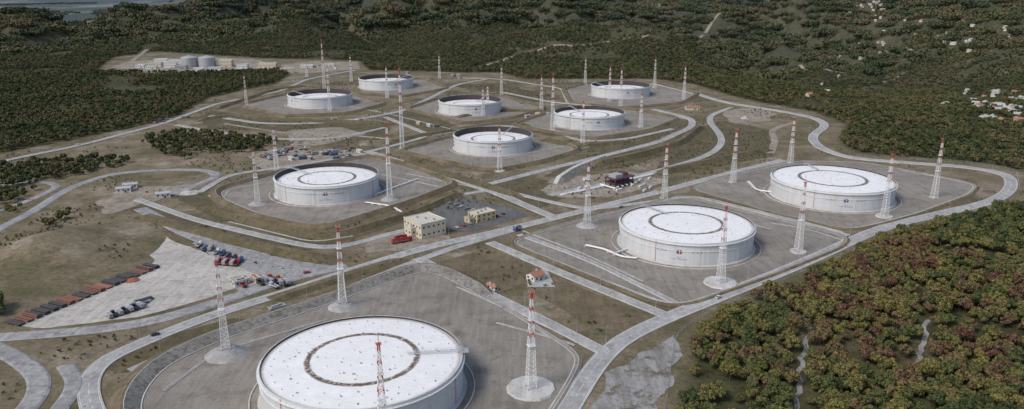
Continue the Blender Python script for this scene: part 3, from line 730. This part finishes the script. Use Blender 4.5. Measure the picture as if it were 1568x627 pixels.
heap(203,430,5,2.0,'orange')
for u,v in ((560,222),(455,222),(1010,292),(870,300),(330,300),(290,296),(1140,182),(470,236)): heap(u,v,random.uniform(5,9),random.uniform(2,4),random.choice(['dirt','padlight']))
# ------------------------------------------------------------------ vehicles
def carmesh(col):
    mb=MB(); prof=[(-2.1,.45),(-2.15,.95),(-1.9,1.05),(-1.35,1.48),(.35,1.5),(1.0,1.02),(2.0,.9),(2.15,.6),(2.1,.4)]; w=.88
    for s in (-1,1):
        mb.quad([(x,s*w*(1 if z<1.1 else .82),z) for x,z in (prof if s<0 else prof[::-1])],0)
    for i in range(len(prof)):
        (x1,z1),(x2,z2)=prof[i],prof[(i+1)%len(prof)]; w1=w*(1 if z1<1.1 else .82);w2=w*(1 if z2<1.1 else .82)
        mb.quad([(x1,-w1,z1),(x1,w1,z1),(x2,w2,z2),(x2,-w2,z2)],1 if i in (2,4) else 0)
    for s in (-1,1):
        mb.quad([(-1.5,s*.86,1.08),(.75,s*.86,1.08),(.3,s*.765,1.42),(-1.3,s*.765,1.42)],1)
        for x in (-1.3,1.3): mb.beam((x,s*.7,.34),(x,s*.92,.34),.68,2,12)
    return mb.build('c',[col,'glass','dark'],linkit=False).data
def truckmesh(col,body):
    mb=MB(); mb.box((3.6,0,1.9),(2.2,2.4,2.4),0,0,.93); mb.box((4.72,0,2.3),(.1,2.0,.9),1); mb.box((3.7,0,2.35),(1.1,2.44,.7),1)
    mb.box((0,0,.85),(9,1.2,.3),2)
    if body=='box': mb.box((-1,0,2.3),(6.4,2.5,2.6),3)
    elif body=='fire': mb.box((-1,0,2.0),(6.4,2.45,2.1),0); mb.box((-1,0,3.15),(5.5,.9,.25),4); mb.box((-1,0,1.6),(6.0,2.5,.35),3)
    else:
        mb.box((-1,0,1.25),(6.4,2.5,.25),4)
        for s in (-1,1): mb.box((-1,s*1.2,1.75),(6.4,.1,.8),0)
        mb.box((-4.15,0,1.75),(.1,2.3,.8),0)
    for x in (-3,-1.8,3.4):
        for s in (-1,1): mb.beam((x,s*.85,.5),(x,s*1.22,.5),1.0,2,12)
    return mb.build('t',[col,'glass','dark','carsilver','dark'],linkit=False).data
CM=[carmesh(c) for c in ('carwhite','carwhite','carsilver','cardark','carred','carblue')]
TM=[truckmesh('carred','box'),truckmesh('carwhite','box'),truckmesh('carwhite','flat'),truckmesh('carblue','flat'),truckmesh('cardark','flat'),truckmesh('carorange','flat'),truckmesh('carred','flat')]
FM=truckmesh('carred','fire')
def put(name,me_,u,v,rot,s=1,z=.3):
    x,y=P(u,v); o=bpy.data.objects.new(name,me_); o.location=(x,y,z); o.rotation_euler=(0,0,rot); o.scale=(s,)*3; link(o)
for u,v in ((609,373),(621,371),(613,368)): put('fire_truck',FM,u,v,R1,1.1)
for i in range(9): put('parked_car',random.choice(CM),680+9*i,310+2.6*i,R1,1)
for i in range(8): put('parked_car',random.choice(CM),700+10*i,350-3*i,R2,1)
for i in range(14): put('parked_car',random.choice(CM),random.uniform(395,560),random.uniform(228,244),random.choice([R1,R2]),1.1)
for i in range(8): put('truck' ,random.choice(TM),305+9*i,379+3.2*i+random.uniform(-2,2),R1+.9,.9)
for i in range(6): put('truck' ,TM[6] if i%2 else TM[0],333+6*i,404+.5*i,R1+.9,.95)
for i in range(14): put('truck',random.choice(TM),372+random.uniform(0,70),random.uniform(428,444),R2+random.uniform(-.2,.2),.9)
for i in range(7): put('truck',TM[4] if i%2 else TM[1],168+8*i,487-2.6*i,rt+1.2,.8)
for i in range(12): put('truck',random.choice(TM),random.uniform(400,560),random.uniform(228,246),random.choice([R1,R2]),1)
for u,v in ((238,515),(120,223),(240,189),(262,184),(280,180),(900,330),(950,318),(1100,458),(470,420)): put('parked_car',random.choice(CM),u,v,R1,1.1,.6)
for i in range(10): put('parked_car',random.choice(CM),random.uniform(215,290),random.uniform(180,190),.5,1.2)
# ------------------------------------------------------------------ street lamps & fence
mb=MB(); mb.beam((0,0,0),(0,0,9),.2,0,8,.12); mb.beam((0,0,9),(1.6,0,9.5),.12,0,6); mb.box((1.9,0,9.5),(1.0,.35,.18),1); mb.box((0,0,.2),(.6,.6,.4),0)
LM=mb.build('l',['steel','cardark'],linkit=False).data
for (p,w) in ROADS[:8]:
    acc=0; nxt=20
    for (ax,ay),(bx,by) in zip(p[:-1],p[1:]):
        L_=math.hypot(bx-ax,by-ay)
        while acc+L_>nxt and L_>0:
            t=(nxt-acc)/L_; dx,dy=(bx-ax)/L_,(by-ay)/L_
            o=bpy.data.objects.new('street_lamp',LM); o.location=(ax+dx*L_*t-dy*(w/2+1.5),ay+dy*L_*t+dx*(w/2+1.5),.2); o.rotation_euler=(0,0,math.atan2(dy,dx)-math.pi/2); link(o); nxt+=45
        acc+=L_
def fence(px):
    p=rnd(PL(px),15); mb=MB()
    for (ax,ay),(bx,by) in zip(p[:-1],p[1:]):
        L_=math.hypot(bx-ax,by-ay); c=max(1,int(L_/3))
        za=float(height(np.array([ax]),np.array([ay]))[0]); zb=float(height(np.array([bx]),np.array([by]))[0])
        for i in range(c):
            t=i/c; x,y,z=ax+(bx-ax)*t,ay+(by-ay)*t,za+(zb-za)*t; mb.beam((x,y,z-.3),(x,y,z+2.6),.12,0)
        for h in (.3,1.0,1.7,2.4): mb.beam((ax,ay,za+h),(bx,by,zb+h),.06,0)
    mb.build('perimeter_fence',['steel'])
fence([(1015,650),(1028,560),(1034,512),(1100,472),(1240,412),(1345,360),(1440,337),(1525,318),(1562,292),(1556,262),(1480,250),(1390,244)])
fence([(130,700),(95,600),(120,550),(240,505),(340,468),(440,438)])
# ------------------------------------------------------------------ vegetation
def leafball(mb,c,r,n,s,rs,m=0,flat=.8):
    for _ in range(n):
        d=Vector((rs.gauss(0,1),rs.gauss(0,1),rs.gauss(0,1)+.25)).normalized(); q=Vector(c)+Vector((d.x*r[0],d.y*r[1],d.z*r[2]))*rs.uniform(.72,1.04)
        nrm=(d+Vector((rs.gauss(0,.4),rs.gauss(0,.4),rs.gauss(0,.4)))).normalized(); u=nrm.orthogonal().normalized(); w=nrm.cross(u); a=rs.random()*6.28
        u2=u*math.cos(a)+w*math.sin(a); w2=nrm.cross(u2); k=s*rs.uniform(.6,1.3)
        mb.quad([q-u2*k,q-w2*k*.7,q+u2*k,q+w2*k*.7],m)
def treemesh(name,seed,H,nb,nl,ls,mat,trunk=True):
    rs=random.Random(seed); mb=MB(); cr=H*.40
    if trunk:
        mb.beam((0,0,-1),(0,0,H*.35),H*.06,1,6,H*.045); mb.beam((0,0,H*.35),(rs.uniform(-.4,.4),rs.uniform(-.4,.4),H*.8),H*.045,1,5,H*.01)
    for i in range(nb):
        a=rs.random()*6.28; rad=cr*math.sqrt(rs.random())*.75; z=H*(.40+.46*rs.random()*(1-rad/cr*.6)); c=(rad*math.cos(a),rad*math.sin(a),z); r=cr*rs.uniform(.25,.48)
        if trunk: mb.beam((0,0,H*rs.uniform(.25,.45)),c,H*.022,1,4,H*.008)
        leafball(mb,c,(r,r,r*.85),nl,ls,rs)
    return mb.build(name,[mat,'bark'],linkit=False)
def col(name,objs):
    c=bpy.data.collections.new(name)
    for o in objs: c.objects.link(o)
    return c
near=col('near_tree_kinds',[treemesh('broadleaf_tree',i,random.uniform(7,11),14,85,.42,'leaf') for i in range(8)])
midc=col('mid_tree_kinds',[treemesh('broadleaf_tree',20+i,random.uniform(7,10),7,26,1.0,'leaffar') for i in range(5)])
shr=col('shrub_kinds',[treemesh('shrub',40+i,3.0,6,22,.4,'leaf') for i in range(4)])
def canopy(seed):
    rs=random.Random(seed); mb=MB()
    for i in range(52):
        x,y=rs.uniform(-30,30),rs.uniform(-30,30)
        if x*x+y*y>900: continue
        leafball(mb,(x,y,rs.uniform(1,5)),(rs.uniform(4,7),rs.uniform(4,7),rs.uniform(4,9)),26,2.6,rs)
    return mb.build('canopy',['leaffar'],linkit=False)
farc=col('canopy_kinds',[canopy(i) for i in range(5)])
def scatter(name,pts,coll,smin,smax):
    me_=bpy.data.meshes.new(name); me_.vertices.add(len(pts)); me_.vertices.foreach_set('co',np.asarray(pts,np.float32).ravel()); me_.update()
    o=link(bpy.data.objects.new(name,me_))
    g=bpy.data.node_groups.new(name+'_instancing','GeometryNodeTree')
    g.interface.new_socket('Geometry',in_out='INPUT',socket_type='NodeSocketGeometry'); g.interface.new_socket('Geometry',in_out='OUTPUT',socket_type='NodeSocketGeometry')
    i=g.nodes.new('NodeGroupInput');ou=g.nodes.new('NodeGroupOutput'); ip=g.nodes.new('GeometryNodeInstanceOnPoints'); ci=g.nodes.new('GeometryNodeCollectionInfo')
    ci.inputs['Collection'].default_value=coll; ci.inputs['Separate Children'].default_value=True; ci.inputs['Reset Children'].default_value=True
    ip.inputs['Pick Instance'].default_value=True
    rv=g.nodes.new('FunctionNodeRandomValue'); rv.data_type='FLOAT_VECTOR'; rv.inputs[0].default_value=(0,0,0); rv.inputs[1].default_value=(.1,.1,6.283)
    rs_=g.nodes.new('FunctionNodeRandomValue'); rs_.data_type='FLOAT'; rs_.inputs[2].default_value=smin; rs_.inputs[3].default_value=smax; rs_.inputs['Seed'].default_value=5
    L=g.links.new; L(i.outputs[0],ip.inputs['Points']); L(ci.outputs[0],ip.inputs['Instance']); L(rv.outputs[0],ip.inputs['Rotation']); L(rs_.outputs[1],ip.inputs['Scale']); L(ip.outputs[0],ou.inputs[0])
    md=o.modifiers.new('instances','NODES'); md.node_group=g; print(name,len(pts)); return o
TR=[[ (720,108),(760,96),(800,80),(860,67),(940,63),(1015,62),(1034,53)],[(1072,58),(1085,42),(1104,20)],[(180,108),(205,92),(225,76)],[(1010,10),(1018,2)],[(1225,100),(1300,118),(1390,110)]]
TRW=[[PT(u,v)[:2] for u,v in t] for t in TR]
for t in TRW: sweep('forest_track',chaikin(t,3),[(-5,.3),(5,.3)],['dirt'],[0],drape=True)
GUL=[PL(q) for q in ([(1240,500),(1228,545),(1222,600),(1230,640)],[(1418,490),(1408,540),(1412,570)])]
GULW=[]
for t in GUL:
    q=chaikin(t,3); q=[(x+float(fbm(y/9,x/9,3)-.5)*9,y) for x,y in q]; GULW.append(q)
    sweep('rocky_gully',q,[(-1.3,.2),(0,.05),(1.2,.2)],['rocky'],[0,0],drape=True)
PATCH=[PL(q) for q in ([(205,214),(260,204),(330,203),(430,216),(400,232),(330,256),(250,240)],[(-60,268),(40,250),(130,243),(215,248),(180,258),(100,274),(20,290),(-60,300)],[(-60,300),(0,290),(60,290),(20,315),(-60,340)],[(-60,470),(0,452),(12,480),(-20,498),(-60,510)],[(0,320),(40,318),(10,335)],[(60,345),(110,320),(130,325),(60,360)])]
SPARSE=[PL(q) for q in ([(1000,262),(1080,200),(1175,205),(1182,240),(1030,268)],[(0,600),(40,560),(60,600),(20,640)],[(100,520),(150,515),(130,560),(90,560)],[(0,360),(60,335),(150,325),(130,345),(20,400)],[(1040,510),(1080,500),(1080,560),(1040,640)])]
HOUSE=[]
def grid(x0,x1,y0,y1,s):
    gx,gy=np.meshgrid(np.arange(x0,x1,s),np.arange(y0,y1,s)); gx=gx.ravel()+RNG.uniform(-.45,.45,gx.size)*s; gy=gy.ravel()+RNG.uniform(-.45,.45,gy.size)*s
    return gx,gy
hs=random.Random(3)
for (u0,u1,v0,v1,n) in ((1445,1568,140,168,30),(1500,1568,168,188,12),(1280,1400,66,92,16),(1300,1360,2,34,28),(1440,1490,60,80,8),(1200,1290,110,150,4),(1350,1560,20,60,14)):
    for i in range(n): HOUSE.append(PT(hs.uniform(u0,u1),hs.uniform(v0,v1)))
HX=np.array(HOUSE)
def allowed(x,y,margin,housem=9,trackm=12):
    d=sdf(x,y,SITE); ok=d>margin
    for q in PATCH: ok|=sdf(x,y,q)<-2
    for t in TRW: ok&=pdist(x,y,t)>trackm
    fan=(np.abs(x)<.95*y+150); ok&=fan
    k=np.where(ok)[0]
    if len(k):
        dm=np.full(len(k),1e9)
        for hx,hy,_ in HX: dm=np.minimum(dm,(x[k]-hx)**2+(y[k]-hy)**2)
        ok[k[dm<housem**2]]=False
    return ok
def pack(x,y,ok,dz=-.3):
    x,y=x[ok],y[ok]; z=height(x,y)+dz; p=np.stack([x,y,z],1); RNG.shuffle(p); return p
x,y=grid(-800,900,120,760,5.3); r=np.hypot(x,y); ok=(r<760)&(y>200)
x,y=x[ok],y[ok]; ok=allowed(x,y,6)&((fbm(x/18,y/18,3)>.32))
for t in GULW: ok&=pdist(x,y,t)>4.0
scatter('forest',pack(x,y,ok),near,.5,1.45)
x,y=grid(-2300,2300,250,2500,8.0); r=np.hypot(x,y); ok=(r>=760)&(r<2450)&(np.abs(x)<.95*y+150)
x,y=x[ok],y[ok]; dens=fbm(x/90,y/90,4); ok=allowed(x,y,9)&(dens+RNG.uniform(-.06,.06,x.size)>.33); scatter('forest_slope',pack(x,y,ok),midc,.6,1.45)
x,y=grid(-8000,8000,1500,9500,40); r=np.hypot(x,y); ok=(r>=2430)&(r<9500)&(np.abs(x)<.95*y+150)
x,y=x[ok],y[ok]; L_=plainmask(x,y); ok=((L_<.35)|(fbm(x/500,y/700,4)>.60))&(fbm(x/300,y/300,4)>.24)&allowed(x,y,30,18,24); scatter('distant_forest',pack(x,y,ok,-1),farc,.7,1.3)
x,y=grid(-700,800,280,1500,6.5); sp=np.zeros(x.shape,bool)
for q in SPARSE: sp|=sdf(x,y,q)<0
ok=(sdf(x,y,SITE)<-2)&((fbm(x/45+5,y/45,4)+RNG.uniform(-.07,.07,x.size)>.59)|(sp&(fbm(x/20,y/20,2)>.46)))
for p,w in ROADS: ok&=pdist(x,y,p[::3]+[p[-1]])>w/2+4
for q in PADS.values(): ok&=sdf(x,y,PL(q))>14
ok&=sdf(x,y,PL([(162,343),(206,340),(398,421),(480,412),(392,450),(225,484),(60,504),(10,498),(230,396)]))>3
scatter('shrubs',pack(x,y,ok),shr,.3,1.0)
for hx,hy,hz in HOUSE:
    building('village_house',0,0,hs.uniform(8,12),hs.uniform(7,9),hs.uniform(4,5.5),hs.choice(['whitewall','beige','beige']),hs.choice(['roofgrey','roofred','roofgrey','roofgrey']),hs.uniform(0,3),gable=2.2,xyz=(hx,hy,hz))
# ------------------------------------------------------------------ light, camera
w=bpy.data.worlds.new('World'); scene.world=w; w.use_nodes=True; nt=w.node_tree; bg=nt.nodes['Background']
sky=nt.nodes.new('ShaderNodeTexSky'); sky.sky_type='NISHITA'; sky.sun_disc=False; EL,AZ=48,232
sky.sun_elevation=math.radians(EL); sky.sun_rotation=math.radians(AZ); sky.air_density=1.0; sky.dust_density=2.5; sky.ozone_density=1
nt.links.new(sky.outputs[0],bg.inputs[0]); bg.inputs[1].default_value=.15
s=bpy.data.lights.new('sun','SUN'); s.energy=2.0; s.angle=math.radians(20); s.color=(1,.955,.89); so=link(bpy.data.objects.new('sun',s))
d=Vector((math.sin(math.radians(AZ))*math.cos(math.radians(EL)),math.cos(math.radians(AZ))*math.cos(math.radians(EL)),math.sin(math.radians(EL))))
so.rotation_euler=d.to_track_quat('Z','Y').to_euler()
cd=bpy.data.cameras.new('camera'); cam=link(bpy.data.objects.new('camera',cd)); cam.location=(0,0,CAMZ); cam.rotation_euler=(math.pi/2-PITCH,0,0)
cd.sensor_width=36; cd.lens=36*FOC/1568; cd.clip_start=1; cd.clip_end=60000; scene.camera=cam
scene.view_settings.view_transform='Standard'; scene.view_settings.look='None'; scene.view_settings.exposure=0
